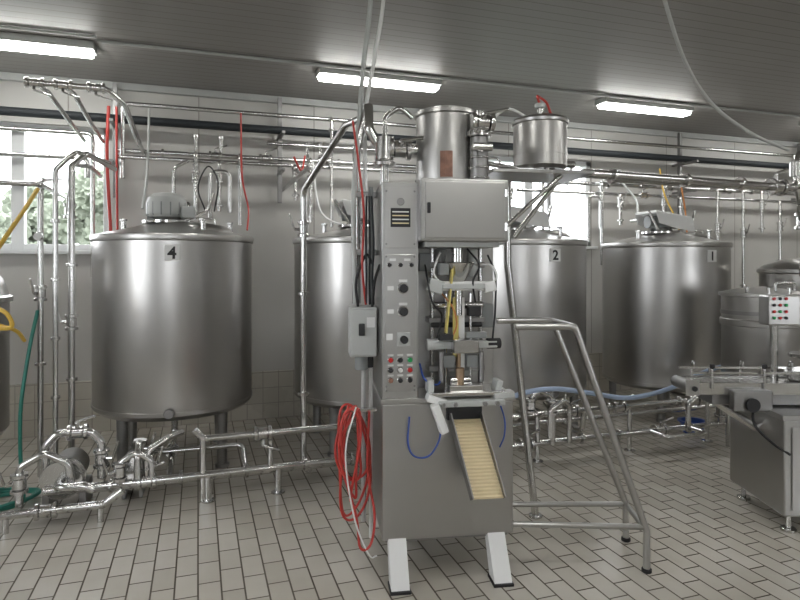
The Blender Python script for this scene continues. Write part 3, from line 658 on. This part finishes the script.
a.hose('side_cable_3',[(-.1,.2,1.29),(-.11,.18,1.42),(-.06,.2,1.55),(-.02,.25,1.5)],.007,M_BLACK)
for k in range(3): a.hose('side_loom',[(-.02-.02*k,.2,1.3),(-.03-.015*k,.17,1.45),(-.02-.02*k,.2,1.6),(-.03-.012*k,.22,1.85)],.005,M_DARK)
a.hose('ceiling_cable_1',[(-.02,.4,3.14),(-.02,.4,2.9),(-.06,.38,2.55),(-.09,.3,2.2),(-.12,.24,1.8),(-.11,.23,1.3)],.013,M_LGREY)
a.hose('ceiling_cable_2',[(.06,.42,3.14),(.05,.42,2.9),(.0,.4,2.6),(-.05,.36,2.3),(-.055,.3,2.0),(-.06,.25,1.6),(-.05,.22,1.3)],.011,M_WHITE)

a2=Asm('red_air_hose',(FX,FY,0),FR)
a2.box('hose_hook',(-.14,-.009),(.13,.17),(.775,.79),M_PIPE,.003)
for k in range(6):
    c=-.125+random.uniform(-.02,.02); w=.035+.01*k*random.uniform(.6,1.1); hh=.23+random.uniform(-.05,.07); zc=.8-hh+.0
    yy=.08+.022*k
    pts=[(c+w*math.sin(t)+.02*math.sin(2*t+k),yy+.01*math.cos(t*2),zc+hh*math.cos(t)) for t in [i*math.pi/8 for i in range(16)]]
    a2.hose('loop_%d'%(k+1),pts,.0065,M_RED,True,n=4)
a2.hose('tail',[(-.1,.1,.8),(-.2,.08,.62),(-.12,.06,.3),(-.1,.04,.15),(-.05,.03,.17),(-.03,.06,.3),(-.06,.1,.5),(-.05,.12,.78)],.0065,M_RED)
a2.hose('tail_white',[(-.12,.05,.82),(-.17,.05,.6),(-.13,.04,.3),(-.06,.03,.12),(-.02,.05,.1)],.004,M_WHITE)

# platform + balance tank
a=Asm('balance_tank_stand',(FX,FY,0),FR)
a.box('shelf',(.6,1.16),(.2,.56),(1.985,2.005),M_CAB2,.004)
a.tube('post',[(.985,.6,0),(.80,.56,1.5),(.79,.55,1.985)],.022,fil=.2)
a.tube('strut',[(1.08,.5,1.985),(.83,.54,1.66)],.014)
a.tube('strut_2',[(1.0,.25,1.985),(.64,.3,1.65),(.6,.3,1.65)],.012)
a.cyl('post_foot',(.985,.6,0),(.985,.6,.015),.04,M_PIPE)
a=Asm('balance_tank',(FX+.93*math.cos(FR)-.385*math.sin(FR),FY+.93*math.sin(FR)+.385*math.cos(FR),2.005),FR)
a.lathe('shell',[(0,.02),(.13,.02),(.147,.04),(.147,.27),(.155,.275),(.157,.29),(.15,.3),(.11,.315),(.03,.33),(0,.332)],M_TANK,seg=80)
a.lathe('band',[(.1475,.1),(.15,.1),(.15,.11),(.1475,.11)],M_TANK,seg=80)
for t in (.5,2.6,4.7): a.cyl('foot',(.11*math.cos(t),.11*math.sin(t),0),(.11*math.cos(t),.11*math.sin(t),.03),.015,M_PIPE)
a.cyl('lid_knob',(0,0,.325),(0,0,.37),.018,M_PIPE); a.cyl('float_switch',(0,0,.37),(0,0,.395),.03,M_LGREY)
a.hose('red_hose',[(0,0,.39),(-.02,-.01,.43),(.0,.02,.44),(.05,.03,.41),(.08,.04,.35),(.12,.05,.3)],.007,M_RED)
a.hose('white_hose',[(-.08,0,.32),(-.18,.0,.36),(-.26,.02,.31),(-.3,.04,.2)],.008,M_WHITE)
a.tube('side_outlet',[(.14,0,.06),(.2,0,.06)],.02)

# handrail
a=Asm('step_guard_rail',(FX,FY,0),FR)
a.tube('rail_front',[(.655,-.0,1.2),(.94,-.05,1.2),(1.29,-.09,.2),(1.29,-.09,0)],.017,M_RAIL,fil=.04)
a.tube('rail_rear',[(.655,.3,1.2),(.96,.28,1.2),(1.36,.236,.2),(1.36,.236,0)],.017,M_RAIL,fil=.04)
a.tube('base_bar_front',[(.64,.0,.235),(1.29,-.09,.22)],.014,M_RAIL); a.tube('base_bar_rear',[(.64,.28,.22),(1.36,.236,.2)],.014,M_RAIL)
a.tube('tie_bar',[(1.29,-.09,.2),(1.36,.236,.2)],.014,M_RAIL); a.tube('tie_bar_top',[(.94,-.05,1.2),(.96,.28,1.2)],.014,M_RAIL)
for p in ((1.29,-.09),(1.36,.236)): a.cyl('foot_cap',(p[0],p[1],0),(p[0],p[1],.02),.024,M_BLACK)

# ------------------------------------------------------------------ right conveyor machine
a=Asm('conveyor_filling_machine',(2.78,2.88,0),-math.radians(20))
a.box('conveyor_side_front',(.0,1.6),(-.12,-.105),(.745,.815),M_PIPE,.003)
a.box('conveyor_side_rear',(.0,1.6),(.105,.12),(.745,.815),M_PIPE,.003)
a.box('conveyor_belt',(.02,1.6),(-.1,.1),(.785,.8),M_DSTEEL,.003)
for k in range(32): a.box('belt_slat',(.03+k*.049,.07+k*.049),(-.085,.085),(.8,.806),M_PIPE,.001)
a.cyl('end_roller',(.0,-.12,.78),(.0,.12,.78),.035,M_DSTEEL); a.cyl('end_roller_hub',(.0,-.14,.78),(.0,.14,.78),.015,M_BLACK)
a.box('end_cover',(-.05,.03),(-.125,-.12),(.74,.83),M_CAB2,.003)
a.box('guide_rail',(.0,1.5),(-.1,-.093),(.86,.875),M_PIPE,.002); a.box('guide_rail_rear',(.0,1.5),(.093,.1),(.86,.875),M_PIPE,.002)
for x in (.1,.4,.7,1.0): 
    a.tube('guide_post',[(x,-.13,.78),(x,-.13,.9),(x,-.1,.9),(x,-.1,.86)],.007,fil=.01); a.tube('guide_post',[(x,.13,.78),(x,.13,.9),(x,.1,.9),(x,.1,.86)],.007,fil=.01)
    a.cyl('guide_knob',(x,-.13,.9),(x,-.13,.925),.014,M_BLACK,12)
a.box('under_frame',(.12,1.6),(-.09,.09),(.68,.74),M_DSTEEL,.004)
a.tube('sloped_brace',[(.15,0,.7),(.46,0,.5)],.025)
a.box('transfer_box',(.2,.42),(-.18,-.12),(.66,.78),M_DSTEEL,.008); a.cyl('drive_wheel',(.3,-.18,.7),(.3,-.2,.7),.04,M_BLACK)
a.box('base_cabinet',(.42,1.6),(-.28,.3),(.1,.64),M_CAB,.012); a.box('base_door',(.46,1.0),(-.29,-.28),(.14,.6),M_CAB2,.004)
a.box('base_lip',(.4,1.6),(-.3,.32),(.64,.67),M_CAB2,.004); a.box('door_latch',(.9,.93),(-.3,-.29),(.35,.42),M_BLACK,.003)
for x in (.48,1.5):
    for y_ in (-.22,.24): a.cyl('foot_stem',(x,y_,.02),(x,y_,.1),.014,M_PIPE); a.cyl('foot_pad',(x,y_,0),(x,y_,.02),.04,M_PIPE)
a.tube('column',[(.56,.05,.65),(.56,.05,1.25)],.022); a.tube('column_2',[(1.05,.1,.65),(1.05,.1,1.7)],.03)
a.box('control_box',(.47,.66),(-.05,.06),(1.14,1.32),M_CAB,.01)
for i in range(4):
    for j in range(3): a.cyl('button',(.5+j*.035,-.05,1.3-i*.038),(.5+j*.035,-.062,1.3-i*.038),.009,[M_REDB,M_BLACK,M_REDB,M_GREENB][(i+j)%4],14)
a.cyl('rotary_disc',(.75,-.02,.82),(.75,-.02,.86),.15,M_PIPE,40); a.cyl('rotary_disc_upper',(.75,-.02,.95),(.75,-.02,.97),.13,M_PIPE,40); a.cyl('rotary_shaft',(.75,-.02,.8),(.75,-.02,1.1),.02,M_PIPE)
a.box('filling_head',(.9,1.4),(-.1,.2),(1.5,1.72),M_CAB,.012); a.cyl('filling_nozzle',(1.0,0,1.5),(1.0,0,1.3),.02,M_PIPE)
a.hose('black_cable',[(.35,-.12,.72),(.3,-.2,.6),(.38,-.24,.5),(.45,-.29,.45)],.007,M_BLACK)

# ------------------------------------------------------------------ world, camera
w=bpy.data.worlds.new('overcast_sky'); bpy.context.scene.world=w; w.use_nodes=True
bg=w.node_tree.nodes['Background']; bg.inputs[0].default_value=(0.93,0.96,1.0,1); bg.inputs[1].default_value=8.5
cam=bpy.data.cameras.new('camera'); co=bpy.data.objects.new('camera',cam); C.objects.link(co)
cam.sensor_width=36; cam.lens=27; cam.shift_y=-35/800
co.location=(0,0,1.5); co.rotation_euler=(math.pi/2,0,-math.radians(18.6))
cam.clip_start=.05
bpy.context.scene.camera=co
